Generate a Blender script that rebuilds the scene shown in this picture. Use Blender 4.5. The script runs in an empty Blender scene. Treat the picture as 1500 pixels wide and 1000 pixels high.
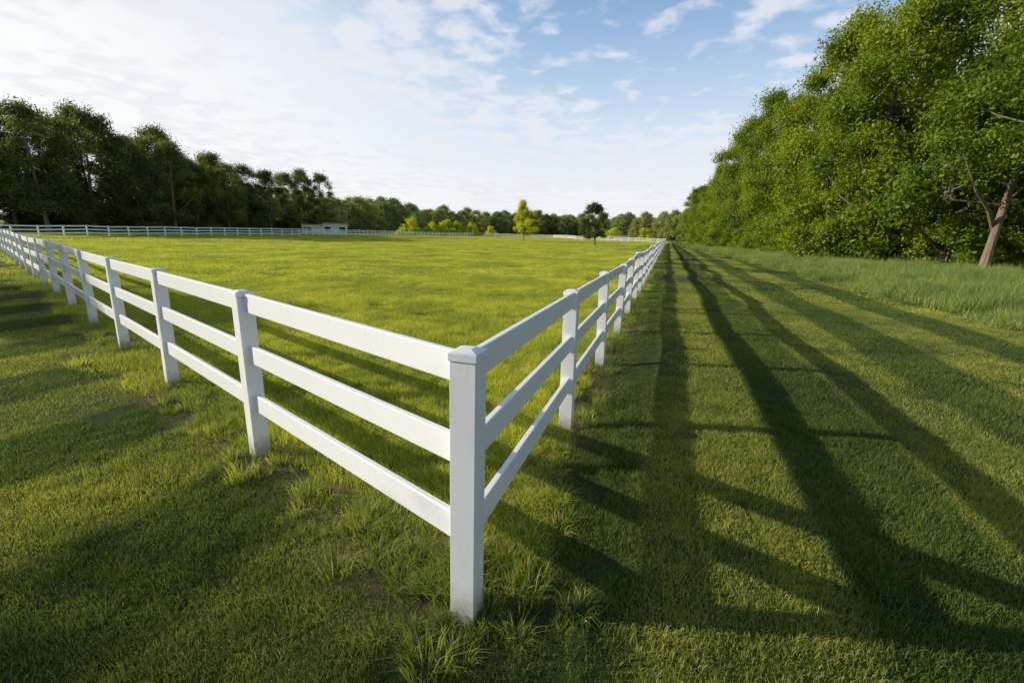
import bpy, math, random
import numpy as np
from mathutils import Matrix, Vector, Euler
rng = np.random.default_rng(7)
random.seed(7)
scene = bpy.context.scene
D2R = math.radians

# ------------------------------------------------------------------ layout
CX, CY = -0.196, 1.987                      # fence corner
DR = np.array([0.3123, 0.95]); NR = np.array([0.95, -0.3123])   # right fence direction / outward normal
DL = np.array([-0.766, 0.643]); NL = np.array([0.643, 0.766])   # left fence direction / inward normal
ELEV = 20.0; SUN_OFF = 4.0

def sst(a, b, x):
    t = np.clip((x - a) / (b - a), 0, 1)
    return t * t * (3 - 2 * t)
def coords(x, y):
    nf = (x - CX) * NR[0] + (y - CY) * NR[1]
    t = (x - CX) * DR[0] + (y - CY) * DR[1]
    m = (x - CX) * NL[0] + (y - CY) * NL[1]
    s = (x - CX) * DL[0] + (y - CY) * DL[1]
    return nf, t, m, s
def height(x, y):
    x = np.asarray(x, float); y = np.asarray(y, float)
    nf, t, m, s = coords(x, y)
    r = np.hypot(x, y)
    z = 0.10 * sst(0.08, 0.9, nf) * sst(-1.5, 0.5, t)
    z = z + sst(4, 16, r) * (0.035 * np.sin(t * 0.62 + 0.3 * nf) + 0.02 * np.sin(t * 1.45 + 1.3 + 0.2 * x) + 0.02 * np.sin(x * 0.8 + y * 0.33))
    z = z + sst(25, 90, r) * (0.22 * np.sin(x * 0.045 + 1.0) * np.sin(y * 0.038 + 0.6))
    z = z + 6.0 * sst(280, 700, r)
    return z
def paddock(x, y):
    nf, t, m, s = coords(x, y)
    return (nf < 0) & (m > 0)
def strip_edge(t):
    return np.maximum(9.0 - 0.045 * t, 5.6)

# ------------------------------------------------------------------ helpers
def new_mat(name):
    m = bpy.data.materials.new(name); m.use_nodes = True
    nt = m.node_tree; nt.nodes.clear()
    return m, nt
def N(nt, typ, **kw):
    n = nt.nodes.new(typ)
    for k, v in kw.items():
        setattr(n, k, v)
    return n
def L(nt, a, b): nt.links.new(a, b)
def ramp(nt, stops, interp='LINEAR'):
    r = nt.nodes.new('ShaderNodeValToRGB'); cr = r.color_ramp; cr.interpolation = interp
    while len(cr.elements) > 1: cr.elements.remove(cr.elements[-1])
    cr.elements[0].position = stops[0][0]; cr.elements[0].color = (*stops[0][1], 1)
    for p, c in stops[1:]:
        e = cr.elements.new(p); e.color = (*c, 1)
    return r
def mixc(nt, fac, a, b, mode='MIX'):
    n = nt.nodes.new('ShaderNodeMix'); n.data_type = 'RGBA'; n.blend_type = mode
    for idx, v in ((0, fac), (6, a), (7, b)):
        if hasattr(v, 'is_linked') or hasattr(v, 'links'): nt.links.new(v, n.inputs[idx])
        elif isinstance(v, (int, float)): n.inputs[idx].default_value = v
        else: n.inputs[idx].default_value = (*v, 1)
    return n.outputs[2]
def mth(nt, op, a, b=None, c=None, clamp=False):
    n = nt.nodes.new('ShaderNodeMath'); n.operation = op; n.use_clamp = clamp
    for i, v in enumerate((a, b, c)):
        if v is None: continue
        if isinstance(v, (int, float)): n.inputs[i].default_value = v
        else: nt.links.new(v, n.inputs[i])
    return n.outputs[0]
def mrange(nt, v, a, b, c=0.0, d=1.0):
    n = nt.nodes.new('ShaderNodeMapRange'); n.interpolation_type = 'SMOOTHSTEP'
    nt.links.new(v, n.inputs[0])
    for i, x in enumerate((a, b, c, d)): n.inputs[i + 1].default_value = x
    return n.outputs[0]
def link(ob, parent=None):
    scene.collection.objects.link(ob)
    if parent: ob.parent = parent
    return ob
def mesh_np(name, V, faces, mats, mat_idx=None, tint=None, smooth=False):
    me = bpy.data.meshes.new(name)
    me.from_pydata(V.tolist() if hasattr(V, 'tolist') else V, [], faces)
    for m in mats: me.materials.append(m)
    if mat_idx is not None: me.polygons.foreach_set('material_index', np.asarray(mat_idx, dtype=np.int32))
    if tint is not None:
        a = me.attributes.new('tint', 'FLOAT', 'POINT'); a.data.foreach_set('value', np.asarray(tint, dtype=np.float32))
    if smooth: me.polygons.foreach_set('use_smooth', np.ones(len(me.polygons), dtype=bool))
    me.update()
    return me

# ------------------------------------------------------------------ materials
def macro_nodes(nt):
    geo = N(nt, 'ShaderNodeNewGeometry')
    return geo.outputs['Position']
def dotn(nt, pos, v):
    d = N(nt, 'ShaderNodeVectorMath', operation='DOT_PRODUCT'); L(nt, pos, d.inputs[0]); d.inputs[1].default_value = v
    return d.outputs['Value']
def noise(nt, pos, scale, detail=3, rough=0.55):
    n = N(nt, 'ShaderNodeTexNoise'); L(nt, pos, n.inputs['Vector'])
    n.inputs['Scale'].default_value = scale; n.inputs['Detail'].default_value = detail; n.inputs['Roughness'].default_value = rough
    return n.outputs['Fac']
def stripe_fac(nt, pos, nz):  # mowing stripes: shading from blade lean is put into the colour
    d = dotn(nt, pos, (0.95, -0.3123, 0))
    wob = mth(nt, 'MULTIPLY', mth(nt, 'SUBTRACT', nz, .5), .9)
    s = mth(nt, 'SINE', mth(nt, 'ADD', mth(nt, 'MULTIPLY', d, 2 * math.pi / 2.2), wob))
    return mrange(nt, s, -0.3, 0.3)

def grass_mat(name, stops, macro_dark=0.74, transl=0.4, stripes=False, macro_tint=(1.2, 1.12, 0.95), patch=(.78, .86, .82)):
    m, nt = new_mat(name)
    at = N(nt, 'ShaderNodeAttribute', attribute_name='tint')
    col = ramp(nt, stops); L(nt, at.outputs['Fac'], col.inputs[0])
    pos = macro_nodes(nt)
    n1 = noise(nt, pos, 0.3, 3, 0.62)
    n2 = noise(nt, pos, 2.2, 2, 0.65)
    f = mrange(nt, n1, 0.35, 0.65)
    f2 = mrange(nt, n2, 0.36, 0.64)
    c = mixc(nt, f, mixc(nt, 1.0, col.outputs[0], (macro_dark, macro_dark*1.05, macro_dark), 'MULTIPLY'), mixc(nt, 1.0, col.outputs[0], macro_tint, 'MULTIPLY'))
    c = mixc(nt, f2, mixc(nt, 1.0, c, patch, 'MULTIPLY'), c)
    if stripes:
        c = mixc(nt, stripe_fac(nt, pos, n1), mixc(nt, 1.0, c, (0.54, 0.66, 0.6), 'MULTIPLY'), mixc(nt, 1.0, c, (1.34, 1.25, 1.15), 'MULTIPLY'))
    b = N(nt, 'ShaderNodeBsdfPrincipled'); L(nt, c, b.inputs['Base Color'])
    b.inputs['Roughness'].default_value = 0.5; b.inputs['Specular IOR Level'].default_value = 0.25
    t = N(nt, 'ShaderNodeBsdfTranslucent'); L(nt, mixc(nt, 1.0, c, (1.15, 1.15, 0.6), 'MULTIPLY'), t.inputs['Color'])
    mx = N(nt, 'ShaderNodeMixShader'); mx.inputs[0].default_value = transl
    L(nt, b.outputs[0], mx.inputs[1]); L(nt, t.outputs[0], mx.inputs[2])
    o = N(nt, 'ShaderNodeOutputMaterial'); L(nt, mx.outputs[0], o.inputs[0])
    return m

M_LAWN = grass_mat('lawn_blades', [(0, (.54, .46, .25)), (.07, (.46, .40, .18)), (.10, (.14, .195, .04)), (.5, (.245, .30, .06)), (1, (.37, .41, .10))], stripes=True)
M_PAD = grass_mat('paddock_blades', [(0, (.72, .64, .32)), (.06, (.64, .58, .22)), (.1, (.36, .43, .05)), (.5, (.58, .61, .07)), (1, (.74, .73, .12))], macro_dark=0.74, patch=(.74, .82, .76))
M_TALL = grass_mat('tall_grass_blades', [(0, (.50, .46, .26)), (.14, (.42, .42, .2)), (.18, (.16, .25, .06)), (.6, (.28, .38, .10)), (1, (.38, .47, .15))])
M_TUFT = grass_mat('tuft_blades', [(0, (.60, .50, .25)), (.22, (.52, .45, .17)), (.26, (.23, .31, .045)), (.6, (.38, .45, .06)), (1, (.52, .55, .10))])

def leaf_mat(name, stops, transl=0.4):
    m, nt = new_mat(name)
    at = N(nt, 'ShaderNodeAttribute', attribute_name='tint')
    col = ramp(nt, stops); L(nt, at.outputs['Fac'], col.inputs[0])
    oi = N(nt, 'ShaderNodeObjectInfo')
    rr = ramp(nt, [(0, (.68, .80, .85)), (.35, (1.0, 1.0, 1.0)), (.7, (1.24, 1.10, .8)), (1, (.86, .98, 1.0))]); L(nt, oi.outputs['Random'], rr.inputs[0])
    c = mixc(nt, 1.0, col.outputs[0], rr.outputs[0], 'MULTIPLY')
    b = N(nt, 'ShaderNodeBsdfPrincipled'); L(nt, c, b.inputs['Base Color'])
    b.inputs['Roughness'].default_value = 0.5; b.inputs['Specular IOR Level'].default_value = 0.3
    t = N(nt, 'ShaderNodeBsdfTranslucent'); L(nt, mixc(nt, 1.0, c, (1.55, 1.45, 0.5), 'MULTIPLY'), t.inputs['Color'])
    mx = N(nt, 'ShaderNodeMixShader'); mx.inputs[0].default_value = transl
    L(nt, b.outputs[0], mx.inputs[1]); L(nt, t.outputs[0], mx.inputs[2])
    o = N(nt, 'ShaderNodeOutputMaterial'); L(nt, mx.outputs[0], o.inputs[0])
    return m
M_LEAF = leaf_mat('leaves_green', [(0, (.075, .13, .010)), (.5, (.175, .25, .014)), (1, (.31, .37, .02))])
M_LEAFD = leaf_mat('leaves_dark', [(0, (.06, .09, .022)), (.5, (.115, .155, .036)), (1, (.20, .24, .065))])
M_LEAFY = leaf_mat('leaves_yellow_green', [(0, (.32, .37, .02)), (.5, (.48, .52, .03)), (1, (.58, .60, .045))])
M_LEAF_HAZY = leaf_mat('leaves_far_hazy', [(0, (.18, .23, .11)), (.5, (.26, .31, .14)), (1, (.36, .41, .18))])  # lighter, bluer base colour stands in for distance haze

def bark_mat():
    m, nt = new_mat('bark')
    tc = N(nt, 'ShaderNodeTexCoord'); mp = N(nt, 'ShaderNodeMapping'); L(nt, tc.outputs['Object'], mp.inputs[0]); mp.inputs['Scale'].default_value = (7, 7, 1.2)
    n = noise(nt, mp.outputs[0], 2.0, 5, 0.65)
    r = ramp(nt, [(.3, (.11, .08, .06)), (.6, (.24, .18, .13)), (.8, (.34, .27, .20))]); L(nt, n, r.inputs[0])
    b = N(nt, 'ShaderNodeBsdfPrincipled'); L(nt, r.outputs[0], b.inputs['Base Color']); b.inputs['Roughness'].default_value = .9
    bp = N(nt, 'ShaderNodeBump'); bp.inputs['Strength'].default_value = .5; bp.inputs['Distance'].default_value = .03; L(nt, n, bp.inputs['Height']); L(nt, bp.outputs[0], b.inputs['Normal'])
    o = N(nt, 'ShaderNodeOutputMaterial'); L(nt, b.outputs[0], o.inputs[0])
    return m
M_BARK = bark_mat()

def ground_mat():
    m, nt = new_mat('ground_turf')
    pos = macro_nodes(nt)
    z = N(nt, 'ShaderNodeAttribute', attribute_name='zone').outputs['Fac']
    dirt = N(nt, 'ShaderNodeAttribute', attribute_name='dirt').outputs['Fac']
    n1 = noise(nt, pos, 0.3, 3, .62); n2 = noise(nt, pos, 6.0, 5, .7); n3 = noise(nt, pos, 60.0, 3, .7); n4 = noise(nt, pos, 0.05, 3, .6)
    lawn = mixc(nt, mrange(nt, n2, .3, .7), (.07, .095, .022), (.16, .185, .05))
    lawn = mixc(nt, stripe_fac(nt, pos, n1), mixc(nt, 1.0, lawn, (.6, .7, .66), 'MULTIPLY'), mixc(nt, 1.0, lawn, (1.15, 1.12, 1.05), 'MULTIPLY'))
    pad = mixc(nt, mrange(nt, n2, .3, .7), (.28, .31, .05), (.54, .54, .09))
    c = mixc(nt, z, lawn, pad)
    c = mixc(nt, mrange(nt, n1, .35, .65), mixc(nt, 1.0, c, (.78, .84, .8), 'MULTIPLY'), c)
    c = mixc(nt, mrange(nt, n4, .4, .6), mixc(nt, 1.0, c, (.85, .9, .85), 'MULTIPLY'), mixc(nt, 1.0, c, (1.15, 1.08, .95), 'MULTIPLY'))
    c = mixc(nt, mrange(nt, n3, .3, .75), mixc(nt, 1.0, c, (.6, .63, .6), 'MULTIPLY'), c)
    dc = mixc(nt, mrange(nt, n3, .3, .7), (.10, .065, .04), (.32, .22, .14))
    df = mth(nt, 'MULTIPLY', dirt, mrange(nt, noise(nt, pos, 3.0, 4, .6), .36, .48), clamp=True)
    c = mixc(nt, df, c, dc)
    b = N(nt, 'ShaderNodeBsdfPrincipled'); L(nt, c, b.inputs['Base Color']); b.inputs['Roughness'].default_value = .95; b.inputs['Specular IOR Level'].default_value = .1
    bp = N(nt, 'ShaderNodeBump'); bp.inputs['Strength'].default_value = .8; bp.inputs['Distance'].default_value = .04
    L(nt, mth(nt, 'ADD', n2, n3), bp.inputs['Height']); L(nt, bp.outputs[0], b.inputs['Normal'])
    o = N(nt, 'ShaderNodeOutputMaterial'); L(nt, b.outputs[0], o.inputs[0])
    return m

def vinyl_mat():
    m, nt = new_mat('white_vinyl')
    pos = macro_nodes(nt)
    n2 = noise(nt, pos, 3.5, 5, .65)
    c = mixc(nt, mrange(nt, n2, .5, .85, 0, .5), (.88, .88, .885), (.77, .765, .745))
    mp2 = N(nt, 'ShaderNodeMapping'); L(nt, pos, mp2.inputs[0]); mp2.inputs['Scale'].default_value = (1, 1, .18)
    nn = noise(nt, mp2.outputs[0], 26.0, 3, .5)
    line = mth(nt, 'ABSOLUTE', mth(nt, 'SUBTRACT', nn, 0.5))
    lf = mth(nt, 'MULTIPLY', mrange(nt, line, 0.0, 0.010, 1, 0), mrange(nt, noise(nt, pos, 2.2, 2, .5), .50, .60, 0, .4))
    c = mixc(nt, lf, c, (.40, .39, .36))
    sep = N(nt, 'ShaderNodeSeparateXYZ'); L(nt, pos, sep.inputs[0])
    foot = mrange(nt, mth(nt, 'ADD', sep.outputs[2], mth(nt, 'MULTIPLY', mth(nt, 'SUBTRACT', noise(nt, pos, 16, 5, .7), .5), .35)), .0, .26, .8, 0)
    c = mixc(nt, foot, c, (.36, .33, .22))
    b = N(nt, 'ShaderNodeBsdfPrincipled'); L(nt, c, b.inputs['Base Color']); b.inputs['Roughness'].default_value = .36; b.inputs['Specular IOR Level'].default_value = .45
    o = N(nt, 'ShaderNodeOutputMaterial'); L(nt, b.outputs[0], o.inputs[0])
    return m
M_VINYL = vinyl_mat()

# ------------------------------------------------------------------ ground sheet
k = 7.0; s0 = 1600 / math.sinh(k); n = 520
ax = s0 * np.sinh(k * np.linspace(-1, 1, n))
X, Y = np.meshgrid(ax, ax + 4.0, indexing='xy')
Z = height(X, Y)
V = np.stack([X.ravel(), Y.ravel(), Z.ravel()], 1)
idx = np.arange(n * n).reshape(n, n)
F = np.stack([idx[:-1, :-1].ravel(), idx[:-1, 1:].ravel(), idx[1:, 1:].ravel(), idx[1:, :-1].ravel()], 1)
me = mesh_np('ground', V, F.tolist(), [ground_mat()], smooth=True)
nf, tt, mm, ss = coords(V[:, 0], V[:, 1])
dist_r = np.where(tt > -0.1, np.abs(nf), np.hypot(V[:, 0] - CX, V[:, 1] - CY))
dist_l = np.where(ss > -0.1, np.abs(mm), np.hypot(V[:, 0] - CX, V[:, 1] - CY))
dist = np.minimum(dist_r, dist_l)
dirt = np.clip(1.3 - dist / 0.38, 0, 1)
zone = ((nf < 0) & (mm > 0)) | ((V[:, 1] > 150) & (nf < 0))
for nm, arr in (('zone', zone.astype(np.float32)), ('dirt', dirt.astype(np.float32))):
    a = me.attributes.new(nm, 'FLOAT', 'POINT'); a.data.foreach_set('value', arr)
link(bpy.data.objects.new('ground', me))

# ------------------------------------------------------------------ fence
def box(V, F, c, ux, uy, hx, hy, z0, z1, hx2=None, hy2=None):
    b = len(V)
    for (z, a, bb) in ((z0, hx, hy), (z1, hx if hx2 is None else hx2, hy if hy2 is None else hy2)):
        for sx, sy in ((-1, -1), (1, -1), (1, 1), (-1, 1)):
            V.append((c[0] + ux[0] * sx * a + uy[0] * sy * bb, c[1] + ux[1] * sx * a + uy[1] * sy * bb, z))
    F += [(b, b+3, b+2, b+1), (b+4, b+5, b+6, b+7), (b, b+1, b+5, b+4), (b+1, b+2, b+6, b+5), (b+2, b+3, b+7, b+6), (b+3, b, b+4, b+7)]
POST = 0.064; HT = 1.44
def add_post(V, F, p, d, lean=(0, 0)):
    d = np.array(d) / np.hypot(*d); nn = np.array([d[1], -d[0]])
    z = float(height(p[0], p[1]))
    if np.hypot(p[0]-CX, p[1]-CY) < 0.1: z = 0
    i0 = len(V)
    box(V, F, p, d, nn, POST, POST, z - .25, z + HT - .052)
    box(V, F, p, d, nn, POST + .006, POST + .006, z + HT - .050, z + HT - .012)
    box(V, F, p, d, nn, POST + .003, POST + .003, z + HT - .011, z + HT + .004, .028, .028)
    for i in range(i0, len(V)):
        x, y, zz = V[i]; V[i] = (x + lean[0] * (zz - z), y + lean[1] * (zz - z), zz)
    return z
def rail(V, F, p0, p1, z0, z1, hh=.075, th=.02):
    d = np.array(p1) - np.array(p0); Ln = np.hypot(*d); d = d / Ln; nn = np.array([d[1], -d[0]])
    b = len(V); c = .006
    prof = [(-th, -hh + c), (-th + c, -hh), (th - c, -hh), (th, -hh + c), (th, hh - c), (th - c, hh), (-th + c, hh), (-th, hh - c)]
    for p, z in ((p0, z0), (p1, z1)):
        for a, h in prof: V.append((p[0] + nn[0]*a, p[1] + nn[1]*a, z + h))
    for i in range(8):
        j = (i + 1) % 8
        F.append((b+i, b+j, b+8+j, b+8+i))
RAILS = (.50, .925, 1.345)
def fence(name, pts, spacing, skip_first=False, skip_last=False):
    V, F = [], []
    posts = [np.array(pts[0], float)]
    for a, b in zip(pts[:-1], pts[1:]):
        a = np.array(a, float); b = np.array(b, float); Ln = np.hypot(*(b - a)); kk = max(1, round(Ln / spacing))
        for i in range(1, kk + 1): posts.append(a + (b - a) * i / kk)
    rnd = random.Random(len(posts))
    zs = []
    for i, p in enumerate(posts):
        d = posts[min(i+1, len(posts)-1)] - posts[max(i-1, 0)]
        if i == 0: d = posts[1] - posts[0]
        near_corner = np.hypot(p[0]-CX, p[1]-CY) < .1
        z = 0.0 if near_corner else float(height(p[0], p[1]))
        zs.append(z)
        if (i == 0 and skip_first) or (i == len(posts)-1 and skip_last): continue
        ln = (0, 0) if near_corner else (rnd.gauss(0, .008), rnd.gauss(0, .008))
        add_post(V, F, p, d, ln)
    for i in range(len(posts) - 1):
        p0, p1 = posts[i], posts[i+1]
        d = (p1 - p0) / np.hypot(*(p1 - p0))
        for hz in RAILS:
            j0, j1 = rnd.gauss(0, .004), rnd.gauss(0, .004)
            rail(V, F, p0 + d * .058, p1 - d * .058, zs[i] + hz + j0, zs[i+1] + hz + j1)
    me = mesh_np(name, np.array(V), F, [M_VINYL])
    ob = bpy.data.objects.new(name, me); link(ob)
    bv = ob.modifiers.new('soft_edges', 'BEVEL'); bv.width = .003; bv.segments = 2; bv.limit_method = 'ANGLE'; bv.angle_limit = D2R(50)
    return ob
C = np.array([CX, CY])
R_END = C + DR * (2.47 * 63); L_END = C + DL * (2.6 * 29)
fence('white_rail_fence', [C, R_END], 2.47)
fence('white_rail_fence', [C, L_END], 2.6, skip_first=True)
fence('white_rail_fence', [L_END, (-44, 92), (-36, 165), (-10, 228), (18, 220), (22, 168), R_END], 2.5, skip_first=True, skip_last=True)

# ------------------------------------------------------------------ scatter via geometry nodes
def scatter(name, protos, pts, rots, scl):
    coll = bpy.data.collections.new(name + '_sources')
    for i, me in enumerate(protos):
        o = bpy.data.objects.new('%s_source_%02d' % (name, i), me); coll.objects.link(o)
    me = bpy.data.meshes.new(name)
    me.from_pydata(np.asarray(pts).tolist(), [], [])
    a = me.attributes.new('rot', 'FLOAT_VECTOR', 'POINT'); a.data.foreach_set('vector', np.asarray(rots, dtype=np.float32).ravel())
    a = me.attributes.new('scl', 'FLOAT_VECTOR', 'POINT'); a.data.foreach_set('vector', np.asarray(scl, dtype=np.float32).ravel())
    a = me.attributes.new('pick', 'INT', 'POINT'); a.data.foreach_set('value', rng.integers(0, len(protos), len(pts)).astype(np.int32))
    ob = bpy.data.objects.new(name, me); link(ob)
    ng = bpy.data.node_groups.new(name + '_gn', 'GeometryNodeTree')
    ng.interface.new_socket('Geometry', in_out='INPUT', socket_type='NodeSocketGeometry')
    ng.interface.new_socket('Geometry', in_out='OUTPUT', socket_type='NodeSocketGeometry')
    gi = ng.nodes.new('NodeGroupInput'); go = ng.nodes.new('NodeGroupOutput')
    ci = ng.nodes.new('GeometryNodeCollectionInfo'); ci.inputs['Collection'].default_value = coll
    ci.inputs['Separate Children'].default_value = True; ci.inputs['Reset Children'].default_value = True
    ip = ng.nodes.new('GeometryNodeInstanceOnPoints'); ip.inputs['Pick Instance'].default_value = True
    def na(nm, dt):
        q = ng.nodes.new('GeometryNodeInputNamedAttribute'); q.data_type = dt; q.inputs['Name'].default_value = nm
        return [s for s in q.outputs if s.enabled and s.name == 'Attribute'][0]
    er = ng.nodes.new('FunctionNodeEulerToRotation')
    lk = ng.links.new
    lk(gi.outputs[0], ip.inputs['Points']); lk(ci.outputs[0], ip.inputs['Instance'])
    lk(na('pick', 'INT'), ip.inputs['Instance Index'])
    lk(na('rot', 'FLOAT_VECTOR'), er.inputs[0]); lk(er.outputs[0], ip.inputs['Rotation'])
    lk(na('scl', 'FLOAT_VECTOR'), ip.inputs['Scale'])
    lk(ip.outputs[0], go.inputs[0])
    md = ob.modifiers.new('instances', 'NODES'); md.node_group = ng
    return ob

def blades(name, size, nb, h, w, bend, mat, seed, round_=False, tri=False, clump=.4, cs=14.0):
    r = np.random.default_rng(seed)
    if round_:
        a = r.uniform(0, 2*np.pi, nb); q = size * .5 * np.sqrt(r.uniform(0, 1, nb)); P = np.stack([q*np.cos(a), q*np.sin(a)], 1)
    else:
        a = r.uniform(0, 2*np.pi, nb); q = size * .56 * r.uniform(0, 1, nb)**.55; P = np.stack([q*np.cos(a), q*np.sin(a)], 1)
    ph = r.uniform(0, 6.28, 6)
    nz = np.sin(P[:, 0]*cs+ph[0]+2*np.sin(P[:, 1]*cs*.6+ph[1])) * np.sin(P[:, 1]*cs*1.1+ph[2]+1.5*np.sin(P[:, 0]*cs*.7+ph[3]))
    H = r.uniform(h[0], h[1], nb) * (1 + clump * nz)
    la = r.uniform(0, 2*np.pi, nb) if not round_ else np.arctan2(P[:, 1], P[:, 0]) + r.normal(0, .6, nb)
    bd = bend * r.uniform(.3, 1.3, nb)
    lean = np.stack([np.cos(la), np.sin(la)], 1)
    sa = r.uniform(0, 2*np.pi, nb); side = np.stack([np.cos(sa), np.sin(sa)], 1)
    W = w * r.uniform(.6, 1.4, nb)
    def pt(off, sd, z): return np.column_stack([P + lean*off[:, None] + side*sd[:, None], z])
    zero = np.zeros(nb)
    base_z = zero - .01
    b0 = pt(zero, -W/2, base_z); b1 = pt(zero, W/2, base_z)
    tip = pt(H*bd, zero, H*(1 - .35*np.minimum(bd, 1.5)))
    tint = r.uniform(0, 1, nb) * .75 + .25 * (nz * .5 + .5)
    dry = r.uniform(0, 1, nb) < (.2 if round_ else .12); tint[dry] = r.uniform(0, .08, dry.sum()); tint[~dry] = np.clip(tint[~dry], .26, 1)
    if tri:
        V = np.stack([b0, b1, tip], 1).reshape(-1, 3); i = np.arange(nb)*3
        F = np.stack([i, i+1, i+2], 1).tolist(); T = np.repeat(tint, 3)
    else:
        m0 = pt(H*bd*.35, -W*.42, H*.55); m1 = pt(H*bd*.35, W*.42, H*.55)
        V = np.stack([b0, b1, m1, m0, tip], 1).reshape(-1, 3); i = np.arange(nb)*5
        F = np.stack([i, i+1, i+2, i+3], 1).tolist() + np.stack([i+3, i+2, i+4], 1).tolist(); T = np.repeat(tint, 5)
    return mesh_np(name, V, F, [mat], tint=T)

def ring_points(r0, r1, sp, cond, thin=None):
    xs = np.arange(-r1*0.95, r1*0.95, sp); ys = np.arange(-1.0, r1, sp)
    X, Y = np.meshgrid(xs, ys); X[1::2] += sp*.5; X = X.ravel() + rng.uniform(-.3, .3, X.size)*sp; Y = Y.ravel() + rng.uniform(-.3, .3, Y.size)*sp
    R = np.hypot(X, Y); ang = np.abs(np.arctan2(X, Y + 1.2))
    k = (R >= r0) & (R < r1) & (ang < D2R(56)) & cond(X, Y)
    if thin is not None: k &= thin(X, Y)
    X, Y = X[k], Y[k]
    P = np.column_stack([X, Y, height(X, Y)])
    nn = len(X)
    rots = np.column_stack([np.zeros(nn), np.zeros(nn), rng.uniform(0, 6.28, nn)])
    sc = np.column_stack([np.ones(nn), np.ones(nn), rng.uniform(.85, 1.15, nn)])
    return P, rots, sc
def fence_dist(x, y):
    nf, t, m, s = coords(x, y)
    a = np.where(t > 0, np.abs(nf), 9); b = np.where(s > 0, np.abs(m), 9)
    return np.minimum(a, b)
def is_lawn(x, y):
    nf, t, m, s = coords(x, y)
    return (~paddock(x, y)) & (nf < strip_edge(t) + .2)
def thin_f(x, y): return (fence_dist(x, y) > .29) | (rng.uniform(0, 1, len(x)) < .22)

lawn_lods = [(0.4, 6.0, .38, .60, 1800, (.022, .052), .0034, False), (6.0, 18, .95, 1.4, 3600, (.03, .055), .0065, True),
             (18, 55, 2.5, 3.5, 4800, (.035, .06), .016, True), (55, 150, 7, 10, 5000, (.05, .08), .045, True)]
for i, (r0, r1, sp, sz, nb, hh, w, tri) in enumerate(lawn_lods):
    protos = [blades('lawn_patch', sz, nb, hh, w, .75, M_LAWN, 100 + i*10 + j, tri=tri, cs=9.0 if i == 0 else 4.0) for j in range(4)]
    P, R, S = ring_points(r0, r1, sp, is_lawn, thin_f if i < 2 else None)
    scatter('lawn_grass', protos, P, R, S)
pad_lods = [(0.4, 7.0, .40, .66, 1200, (.045, .12), .0042, False), (7.0, 20, .95, 1.5, 2800, (.04, .12), .008, True),
            (20, 60, 2.5, 3.8, 4600, (.04, .13), .02, True), (60, 240, 9, 13, 5000, (.05, .14), .07, True)]
for i, (r0, r1, sp, sz, nb, hh, w, tri) in enumerate(pad_lods):
    protos = [blades('paddock_patch', sz, nb, hh, w, .7, M_PAD, 200 + i*10 + j, tri=tri, clump=.55, cs=(7.0, 3.5, 2.2, 1.2)[i]) for j in range(4)]
    P, R, S = ring_points(r0, r1, sp, paddock, thin_f if i < 2 else None)
    scatter('paddock_grass', protos, P, R, S)
def is_strip(x, y):
    nf, t, m, s = coords(x, y)
    return (nf > strip_edge(t) + .25*np.sin(t*.9)+.15*np.sin(t*2.3) + .3) & (nf < 26) & (t > -6)
protos = [blades('tall_patch', 1.3, 900, (.22, .58), .011, .5, M_TALL, 300+j, tri=False, clump=.45, cs=3.0) for j in range(4)]
P, R, S = ring_points(5, 60, .9, is_strip)
nf, t, m, s = coords(P[:, 0], P[:, 1]); edge = np.clip((nf - strip_edge(t)) / 2.5, 0, 1)
S[:, 2] *= .5 + .55*edge + .25*np.sin(P[:, 0]*1.1+P[:, 1]*.7)*np.sin(P[:, 1]*.9) + rng.uniform(-.1, .25, len(S))
scatter('tall_grass', protos, P, R, S)
protos = [blades('tall_patch_far', 4, 3500, (.35, .8), .04, .4, M_TALL, 320+j, tri=True) for j in range(3)]
P, R, S = ring_points(60, 160, 3, is_strip); scatter('tall_grass', protos, P, R, S)
protos = [blades('tuft', .15, 75, (.06, .16), .0045, .8, M_TUFT, 400+j, round_=True, clump=.2) for j in range(5)]
pts = []
for base, d, nv, n_t, Lm in ((C, DR, NR, 220, 22), (C, DL, NL, 330, 26)):
    tpos = Lm * rng.uniform(0, 1, n_t)**1.6; off = rng.normal(.0, .17, n_t)
    pts.append(base[None] + tpos[:, None]*d[None] + off[:, None]*nv[None])
pts.append(C[None] + rng.normal(0, .22, (20, 2)))
q = ring_points(1, 14, .75, paddock)[0][:, :2]; pts.append(q[rng.uniform(0, 1, len(q)) < .5])
pts = np.vstack(pts)
pts = pts[np.hypot(pts[:, 0]-CX, pts[:, 1]-CY) > .09]
kk = len(pts)
sc = rng.uniform(.5, 1.35, kk)
scatter('grass_tufts', protos, np.column_stack([pts, height(pts[:, 0], pts[:, 1])]), np.column_stack([np.zeros(kk), np.zeros(kk), rng.uniform(0, 6.28, kk)]), np.column_stack([sc, sc, sc*rng.uniform(.7, 1.2, kk)]))

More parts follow.
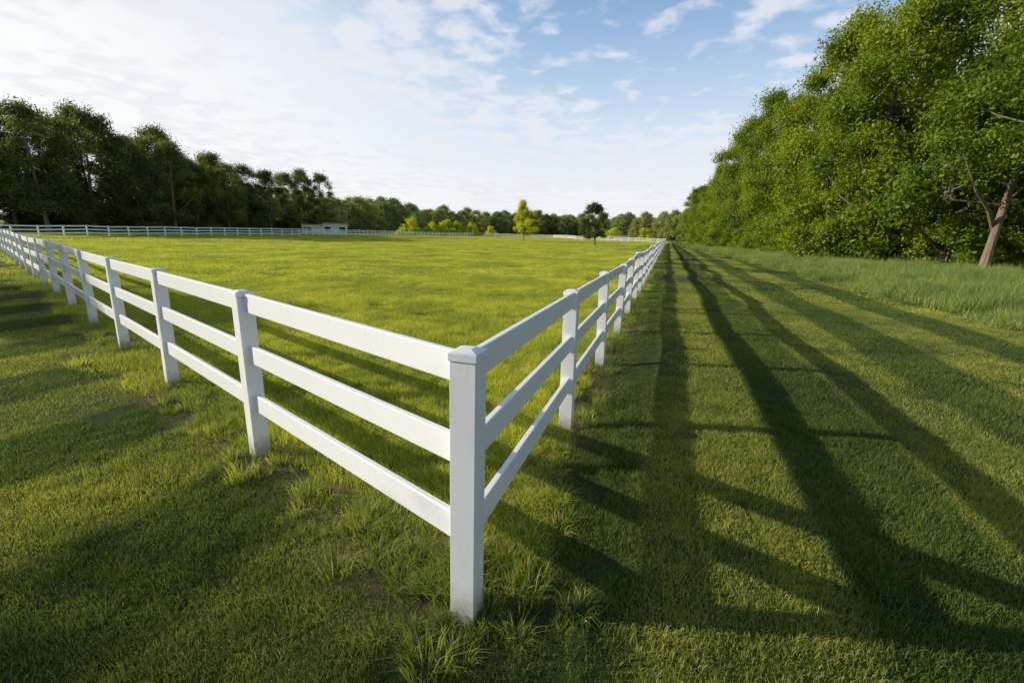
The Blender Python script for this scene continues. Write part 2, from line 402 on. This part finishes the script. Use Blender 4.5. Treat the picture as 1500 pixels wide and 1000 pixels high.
# ------------------------------------------------------------------ trees
def tube(V, F, pts, rad, sides=7):
    pts = [np.array(p, float) for p in pts]; b0 = len(V)
    for i, p in enumerate(pts):
        d = pts[min(i+1, len(pts)-1)] - pts[max(i-1, 0)]; d = d / (np.linalg.norm(d) + 1e-9)
        u = np.cross(d, [0.31, .95, .02]); u /= np.linalg.norm(u) + 1e-9; v = np.cross(d, u)
        for q in range(sides):
            a = 2*np.pi*q/sides; V.append(p + rad[i]*(u*np.cos(a) + v*np.sin(a)))
    for i in range(len(pts)-1):
        for q in range(sides):
            F.append((b0+i*sides+q, b0+i*sides+(q+1) % sides, b0+(i+1)*sides+(q+1) % sides, b0+(i+1)*sides+q))
def tree_mesh(name, seed, H, cr, cb, nclump, nleaf, ls, tr, mat, clump_r=(.9, 1.7), shape='round', extra_limb=None, hollow=.45, flat=.8):
    r = np.random.default_rng(seed)
    V, F = [], []
    top = np.array([r.normal(0, .05*H), r.normal(0, .05*H), H*.86])
    kpts = 8; tp = []
    for i in range(kpts):
        f = i/(kpts-1); tp.append(np.array([top[0]*f**1.4 + .012*H*math.sin(3*f+seed) - .012*H*math.sin(seed), top[1]*f**1.4 + .012*H*math.sin(2.4*f+seed*2)-0.012*H*math.sin(seed*2), H*.86*f - .3*(i == 0)]))
    tube(V, F, tp, [tr*(1.35 if i == 0 else 1)*(1-.9*i/(kpts-1)) + .02 for i in range(kpts)], 9)
    tpa = np.array(tp)
    def trunk_at(z):
        return np.array([np.interp(z, tpa[:, 2], tpa[:, 0]), np.interp(z, tpa[:, 2], tpa[:, 1]), z])
    ph = r.uniform(0, 6.28, 8)
    cen = []
    for i in range(nclump):
        f = r.uniform(0, 1)
        a = r.uniform(0, 2*np.pi)
        if shape == 'round': prof = math.sin(math.pi*min(1, .12+.88*f)**.85)**.55 if f < .97 else .2
        elif shape == 'cone': prof = (1-f)**.75*(min(1, .45+f*3))
        elif shape == 'bush': prof = math.sqrt(max(0, 1-(f*.98)**2))
        else: prof = math.sin(math.pi*(.1+.88*f))**.7
        lump = 1 + .22*math.sin(2*a+ph[0]+3*f) + .16*math.sin(5*a+ph[1]-7*f) + .12*math.sin(9*f+ph[2]+a)
        R = cr*prof*lump; q = R*(hollow + (1-hollow)*r.uniform(0, 1)**.6)
        z = cb + (H-cb)*f*.97
        c = trunk_at(min(z, H*.85))
        cen.append(np.array([c[0]+q*math.cos(a), c[1]+q*math.sin(a), z]))
    cen = np.array(cen)
    nl = 12
    order = r.permutation(len(cen)); mains = cen[order[:nl]]
    limbpts = []
    for c in mains:
        zz = max(cb*.75, min(H*.75, c[2] - np.hypot(c[0], c[1])*.75)); p0 = trunk_at(zz)
        mid = p0*.5 + c*.5 + np.array([0, 0, -.06*np.linalg.norm(c-p0)]) + r.normal(0, .15, 3)
        rr = tr*.42*(1-zz/H*.6)
        tube(V, F, [p0, p0*.75+mid*.25, mid, mid*.4+c*.6, c], [rr, rr*.8, rr*.6, rr*.38, .015], 6)
        for f in (0, .25, .5, .75, 1): limbpts.append((p0*(1-f)+mid*f)); limbpts.append(mid*(1-f)+c*f)
    lp = np.array(limbpts)
    for c in cen[order[nl:]]:
        dd = np.linalg.norm(lp-c, axis=1) + np.maximum(0, lp[:, 2]-c[2])*1.5; p0 = lp[np.argmin(dd)]
        mid = (p0+c)/2 + r.normal(0, .12, 3)
        tube(V, F, [p0, mid, c], [.05*tr/.3, .032*tr/.3, .01], 4)
    if extra_limb:
        for pl, rl in extra_limb: tube(V, F, pl, rl, 8)
    nbv = len(V); nbf = len(F)
    rc = r.uniform(clump_r[0], clump_r[1], len(cen))
    wts = rc**2; wts /= wts.sum()
    ci = r.choice(len(cen), nleaf, p=wts)
    d = r.normal(0, 1, (nleaf, 3)); d /= np.linalg.norm(d, axis=1)[:, None]
    rad = rc[ci]*r.uniform(0, 1, nleaf)**.5 * (1 + .22*r.normal(0, 1, nleaf))
    cp = r.uniform(0, 6.28, (len(cen), 3))
    rad *= 1 + .28*np.sin(4*d[:, 0]+cp[ci, 0])*np.sin(5*d[:, 1]+cp[ci, 1]) + .2*np.sin(9*d[:, 2]+7*d[:, 0]+cp[ci, 2])
    pos = cen[ci] + d*rad[:, None]*np.array([1, 1, flat])
    pos[:, 2] = np.maximum(pos[:, 2], .15)
    nrm = d*.5 + np.array([0, 0, .35]) + r.normal(0, .6, (nleaf, 3)); nrm /= np.linalg.norm(nrm, axis=1)[:, None]
    u = np.cross(nrm, r.normal(0, 1, (nleaf, 3))); u /= np.linalg.norm(u, axis=1)[:, None]; v = np.cross(nrm, u)
    s = ls*r.uniform(.6, 1.35, nleaf)[:, None]
    LV = np.stack([pos-u*s, pos-v*s*.5+u*s*.1, pos+u*s, pos+v*s*.5+u*s*.1], 1).reshape(-1, 3)
    i = nbv + np.arange(nleaf)*4
    LF = np.stack([i, i+1, i+2, i+3], 1)
    ct = r.uniform(-.25, .25, len(cen))
    tint = np.clip(r.uniform(.2, .8, nleaf) + ct[ci], 0, 1)
    Va = np.vstack([np.array(V), LV])
    T = np.concatenate([np.zeros(nbv), np.repeat(tint, 4)])
    return mesh_np(name, Va, F + LF.tolist(), [M_BARK, mat], np.concatenate([np.zeros(nbf), np.ones(nleaf)]), tint=T)
OAKS = [tree_mesh('oak_mesh', 11, 18, 5.4, 1.6, 90, 58000, .12, .34, M_LEAF, clump_r=(.7, 1.7)),
        tree_mesh('oak_mesh', 12, 19, 4.8, 2.0, 80, 54000, .12, .32, M_LEAF, clump_r=(.7, 1.6)),
        tree_mesh('oak_mesh', 13, 17, 5.8, 1.4, 98, 58000, .12, .36, M_LEAF, clump_r=(.7, 1.6))]
DARKS = [tree_mesh('dark_tree_mesh', 21, 18, 5.8, 1.6, 110, 42000, .16, .32, M_LEAFD, clump_r=(.9, 1.9)),
         tree_mesh('dark_tree_mesh', 24, 18, 5.2, 2.2, 95, 36000, .16, .28, M_LEAFD, clump_r=(.9, 1.8)),
         tree_mesh('dark_tree_mesh', 23, 18, 6.0, 1.8, 105, 40000, .16, .32, M_LEAFD, clump_r=(.9, 1.8))]
AIRY = [tree_mesh('airy_tree_mesh', 31+i, 16, 4.2, 3.0, 62, 16000, .155, .24, M_LEAFD, clump_r=(.8, 1.4), hollow=.3) for i in range(2)]
SHRUBS = [tree_mesh('shrub_mesh', 41+i, 4.6, 2.6, .3, 42, 14000, .11, .08, M_LEAF, clump_r=(.55, 1.0), shape='bush') for i in range(2)]
SHRUBD = tree_mesh('hedge_shrub_mesh', 45, 4.6, 2.8, .3, 42, 11000, .14, .08, M_LEAFD, clump_r=(.6, 1.1), shape='bush')
FAR = [tree_mesh('far_tree_mesh', 51+i, 17, (6.4, 5.4, 6.8)[i], 1.0, (75, 62, 80)[i], 11000, .30, .3, M_LEAF_HAZY, clump_r=(1.2, 2.2)) for i in range(3)]

def place(name, mesh, x, y, s=1.0, rot=None, sz=None):
    o = bpy.data.objects.new(name, mesh); link(o)
    o.location = (x, y, float(height(x, y)) - .05); o.rotation_euler = (0, 0, random.uniform(0, 6.28) if rot is None else rot)
    o.scale = (s, s, s if sz is None else sz)
    return o
def fpos(t, nn): p = C + DR*t + NR*nn; return p[0], p[1]
row = [(21, 26, 20), (28, 26.5, 22), (41.5, 20.5, 21.5), (45, 16.4, 19.5), (50, 15.2, 20.5), (57, 15, 20), (64, 14.2, 18.5), (71, 14.6, 21), (79, 13.5, 16.5), (88, 13.8, 21.5), (98, 13, 20),
       (108, 12.6, 15.5), (118, 12, 18.5), (129, 11.6, 19), (141, 11, 16), (154, 10, 17), (168, 8.5, 17), (184, 8, 17)]
for i, (t_, n_, h_) in enumerate(row):
    m_ = OAKS[i % 3]; base = (18, 19, 17)[i % 3]
    x, y = fpos(t_, n_); place('oak_tree', m_, x, y, h_/base*random.uniform(.90, 1.0), sz=h_/base)
for i, (t_, n_, h_) in enumerate([(16, 33, 21), (26, 33, 22), (35, 28, 22.5), (43, 25, 21), (52, 24, 21), (62, 23, 20), (74, 22, 20), (88, 22, 20), (104, 21, 20), (32, 40, 22), (45, 35, 21)]):
    m_ = OAKS[(i+1) % 3]; x, y = fpos(t_, n_); place('oak_tree', m_, x, y, 1.1, sz=h_/18)
for i in range(46):
    t_ = 14 + i*2.6 + random.uniform(-1, 1); n_ = np.interp(t_, [14, 30, 42, 60, 100, 180], [22, 20.5, 14.5, 11.5, 10, 6.5]) + random.uniform(-1.0, 1.5)
    if 24 < t_ < 41: n_ += 6.0
    x, y = fpos(t_, n_); place('woodland_shrub', SHRUBS[i % 2], x, y, random.uniform(.45, 1.3))
limb = [([(0, 0, 2.8), (-1.1, -.5, 3.9), (-2.6, -1.0, 4.9), (-4.2, -1.4, 6.8)], [.16, .12, .08, .03])]
EDGE = tree_mesh('edge_tree_mesh', 61, 13.5, 4.8, 5.6, 80, 27000, .115, .25, M_LEAF, clump_r=(.7, 1.3), extra_limb=limb)
place('leaning_limb_tree', EDGE, 29.0, 28.6, 1.0, rot=0.0)

left = [(-92, 74, 19), (-79, 74, 17.5), (-71, 79, 20), (-66, 83, 15.5), (-68, 90, 19.5), (-63, 93, 13.5), (-66, 97, 15), (-67, 106, 15.5), (-63, 110, 12), (-66, 116, 15.5),
        (-66, 124, 12), (-66, 131, 12), (-84, 84, 20), (-76, 92, 18), (-74, 102, 14), (-76, 112, 15.5), (-76, 124, 12.5), (-104, 84, 20), (-86, 68, 17)]
for i, (x, y, h_) in enumerate(left):
    place('woodland_tree', DARKS[i % 3], x, y, h_/18*random.uniform(.85, 1.05), sz=h_/18)
for i, (x, y, h_) in enumerate([(-59, 132, 17), (-55.5, 134, 16.5), (-62, 128, 15.5), (-72, 72, 18.5), (-61, 84, 15.5), (-60, 98, 14), (-60, 115, 14.5), (-77, 86, 20.5), (-66, 104, 16.5)]):
    place('sparse_tree', AIRY[i % 2], x, y, h_/16)
for i in range(30):
    f = i/29; x = -90 + f*31 + random.uniform(-1, 1); y = 67 + f*68 + random.uniform(-2, 2)
    place('hedgerow_shrub', SHRUBD if i % 3 else SHRUBS[0], x, y, random.uniform(.7, 1.3))
# neighbouring trees of the same wood, left of the lawn; their shade falls over the near grass
for (mi, x, y, h_) in [(0, -24, -1.5, 13.5), (2, -34, 1.3, 11), (2, -46, 12.5, 15), (0, -31, -7.5, 15), (0, -18.5, -3.2, 10)]:
    place('woodland_tree', DARKS[mi], x, y, h_/18*.95, sz=h_/18)
YEL = tree_mesh('young_yellow_tree_mesh', 71, 10.6, 3.8, 2.0, 70, 17000, .14, .14, M_LEAFY, clump_r=(.55, 1.05), shape='cone')
place('young_maple_tree', YEL, 2.4, 129, 1.0)
DK = tree_mesh('young_dark_tree_mesh', 72, 8.9, 2.9, 1.7, 70, 20000, .12, .15, M_LEAFD, clump_r=(.5, .9), shape='round')
place('young_oak_tree', DK, 17.4, 101, 1.0)
BUSHY = tree_mesh('field_bush_mesh', 81, 5.5, 3.2, .2, 40, 9000, .2, .1, M_LEAFY, clump_r=(.7, 1.2), shape='bush')
place('round_bush', BUSHY, -42, 186, 1.2)
for (x, y, s_) in [(-37, 205, 1), (-31, 208, 1.2), (-25, 210, 1.1), (-19, 212, 1.0), (-12, 240, .9), (38, 180, .8), (60, 215, 1.0)]:
    place('round_bush', BUSHY, x, y, s_)
pts = []; scs = []
for az in np.arange(-34, 24, .62):
    rr = np.interp(az, [-34, -24, -16, -8, 0, 8, 16, 24], [170, 185, 225, 300, 380, 380, 330, 260])
    zs = np.interp(az, [-34, -22, -16, -8, 24], [.72, .80, .9, 1, 1])
    for kx in range(2):
        R_ = rr*(1 + .12*kx) + rng.uniform(-8, 8); a_ = D2R(az + rng.uniform(-.4, .4))
        pts.append((R_*math.sin(a_), R_*math.cos(a_))); scs.append(zs*rng.uniform(.65, 1.12))
for az in np.arange(-40, 35, .5):
    R_ = 640 + rng.uniform(-40, 40); a_ = D2R(az); pts.append((R_*math.sin(a_), R_*math.cos(a_))); scs.append(rng.uniform(.8, 1.3))
pts = np.array(pts); kk = len(pts); sc = np.array(scs)
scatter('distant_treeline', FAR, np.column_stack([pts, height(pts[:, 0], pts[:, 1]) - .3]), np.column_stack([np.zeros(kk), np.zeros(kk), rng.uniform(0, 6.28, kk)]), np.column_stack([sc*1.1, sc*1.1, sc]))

# ------------------------------------------------------------------ sheds
def simple_mat(name, c, rough=.6):
    m, nt = new_mat(name); pos = macro_nodes(nt)
    nn = noise(nt, pos, 4, 4, .6)
    cc = mixc(nt, mrange(nt, nn, .3, .7), tuple(v*.85 for v in c), c)
    b = N(nt, 'ShaderNodeBsdfPrincipled'); L(nt, cc, b.inputs['Base Color']); b.inputs['Roughness'].default_value = rough
    o = N(nt, 'ShaderNodeOutputMaterial'); L(nt, b.outputs[0], o.inputs[0]); return m
M_WALL = simple_mat('painted_boards', (.82, .83, .83)); M_ROOF = simple_mat('metal_roof', (.66, .68, .71), .4); M_DK = simple_mat('dark_interior', (.03, .03, .03))
def part(name, parent, boxes, mat):
    V, F = [], []
    for (c, hx, hy, z0, z1) in boxes: box(V, F, c, (1, 0), (0, 1), hx, hy, z0, z1)
    o = bpy.data.objects.new(name, mesh_np(name, np.array(V), F, [mat])); link(o, parent); return o
def shed(x, y, w, d, h, bays, rot):
    e = bpy.data.objects.new('run_in_shed', None); link(e); e.location = (x, y, float(height(x, y))); e.rotation_euler = (0, 0, rot)
    part('back_wall', e, [((0, d/2), w/2, .06, 0, h*.85)], M_WALL)
    part('side_walls', e, [((-w/2+.06, 0), .06, d/2-.07, 0, h*.9), ((w/2-.06, 0), .06, d/2-.07, 0, h*.9)], M_WALL)
    bw = w/bays
    part('front_posts', e, [((-w/2+i*bw, -d/2), .16, .08, 0, h*.93) for i in range(bays+1)], M_WALL)
    part('front_fascia', e, [((0, -d/2-.09), w/2+.2, .03, h*.72, h*.98)], M_WALL)
    part('lower_boards', e, [((-w/2+(i+.5)*bw, -d/2), bw/2-.17, .04, 0.05, h*(.38 if i % 2 == 0 else .72)) for i in range(bays)], M_WALL)
    part('inner_partition', e, [((-w/2+i*bw, 0), .04, d/2-.1, .02, h*.8) for i in range(1, bays)], M_DK)
    V = [(-w/2-.3, -d/2-.4, h*1.04), (w/2+.3, -d/2-.4, h*1.04), (w/2+.3, d/2+.2, h*.88), (-w/2-.3, d/2+.2, h*.88)]
    V += [(a, b, c-.1) for a, b, c in V]
    F = [(0, 1, 2, 3), (7, 6, 5, 4), (0, 4, 5, 1), (1, 5, 6, 2), (2, 6, 7, 3), (3, 7, 4, 0)]
    o = bpy.data.objects.new('roof', mesh_np('roof', np.array(V, float), F, [M_ROOF])); link(o, e)
shed(-45.6, 119, 5.2, 3.2, 2.8, 3, D2R(14)); shed(-51.8, 120, 4.4, 3, 2.4, 2, D2R(14)); shed(38, 172, 7, 3, 1.9, 3, D2R(-10))

# ------------------------------------------------------------------ sky
w = bpy.data.worlds.new('World'); scene.world = w; w.use_nodes = True
nt = w.node_tree; nt.nodes.clear()
sky = N(nt, 'ShaderNodeTexSky'); sky.sky_type = 'NISHITA'; sky.sun_disc = False
sky.sun_elevation = D2R(ELEV); sky.sun_rotation = D2R(270 + SUN_OFF); sky.air_density = 1.0; sky.dust_density = 1.0; sky.ozone_density = 1.3
tc = N(nt, 'ShaderNodeTexCoord'); dirv = tc.outputs['Generated']
sep = N(nt, 'ShaderNodeSeparateXYZ'); L(nt, dirv, sep.inputs[0]); dz = sep.outputs[2]
zc = mth(nt, 'ADD', mth(nt, 'MAXIMUM', dz, 0.0), 0.12)
inv = mth(nt, 'DIVIDE', 1.0, zc)
pv = N(nt, 'ShaderNodeVectorMath', operation='SCALE'); L(nt, dirv, pv.inputs[0]); L(nt, inv, pv.inputs['Scale'])
mp = N(nt, 'ShaderNodeMapping'); L(nt, pv.outputs[0], mp.inputs[0]); mp.inputs['Scale'].default_value = (1, 1, 0); mp.inputs['Rotation'].default_value = (0, 0, D2R(25)); mp.inputs['Location'].default_value = (3.1, 1.7, 0)
big = noise(nt, mp.outputs[0], .9, 3, .5)
fine = N(nt, 'ShaderNodeTexNoise'); L(nt, mp.outputs[0], fine.inputs['Vector']); fine.inputs['Scale'].default_value = 6.0; fine.inputs['Detail'].default_value = 7; fine.inputs['Roughness'].default_value = .52; fine.inputs['Distortion'].default_value = .2
cov = mrange(nt, big, .34, .6, -.11, .06)
cf = mrange(nt, mth(nt, 'ADD', fine.outputs['Fac'], cov), .41, .64, 0, .8)
cf = mth(nt, 'MULTIPLY', cf, mrange(nt, dz, .42, .75, 1, .25))
hz = ramp(nt, [(0, (.655, .665, .68)), (.08, (.64, .66, .68)), (.2, (.49, .575, .67)), (.36, (.26, .405, .61)), (.5, (.13, .25, .46)), (.8, (.04, .09, .21))]); L(nt, dz, hz.inputs[0])
hz10 = N(nt, 'ShaderNodeVectorMath', operation='SCALE'); L(nt, hz.outputs[0], hz10.inputs[0]); hz10.inputs['Scale'].default_value = 10.0
base = mixc(nt, mrange(nt, dz, .1, .7, .97, .35), sky.outputs[0], hz10.outputs[0])
glow = dotn(nt, dirv, (-.93, .36, .08))
base = mixc(nt, mth(nt, 'MULTIPLY', mrange(nt, glow, .3, .95, 0, .97), mrange(nt, dz, .25, .6, 1, .1)), base, (7.0, 7.05, 7.05))
colr = mixc(nt, cf, base, (5.9, 6.05, 6.45))
# unseen half of the sky behind the camera, made deeper blue to lower ambient fill
colr = mixc(nt, mrange(nt, dotn(nt, dirv, (0, 1, 0)), -.5, .1, .7, 0), colr, sky.outputs[0])
bg = N(nt, 'ShaderNodeBackground'); L(nt, colr, bg.inputs[0]); bg.inputs[1].default_value = .14
o = N(nt, 'ShaderNodeOutputWorld'); L(nt, bg.outputs[0], o.inputs[0])

# ------------------------------------------------------------------ sun
sl = bpy.data.lights.new('sun', 'SUN'); sl.energy = 5.0; sl.angle = D2R(.5); sl.color = (1, .92, .77)
so = bpy.data.objects.new('sun', sl); link(so)
ce = math.cos(D2R(ELEV)); dv = Vector((ce*math.cos(D2R(SUN_OFF)), -ce*math.sin(D2R(SUN_OFF)), -math.sin(D2R(ELEV)))); so.rotation_euler = dv.to_track_quat('-Z', 'Y').to_euler(); so.location = (-30, 0, 20)

# ------------------------------------------------------------------ camera
cam = bpy.data.cameras.new('camera'); co = bpy.data.objects.new('camera', cam); link(co)
cam.lens = 16; cam.sensor_width = 36; cam.clip_start = .05; cam.clip_end = 5000
co.matrix_world = Matrix.Translation((0, 0, 1.95)) @ Matrix.Rotation(D2R(90 - 13.4), 4, 'X') @ Matrix.Rotation(D2R(1.6), 4, 'Z')
scene.camera = co
scene.view_settings.view_transform = 'Standard'; scene.view_settings.look = 'None'; scene.view_settings.exposure = 0
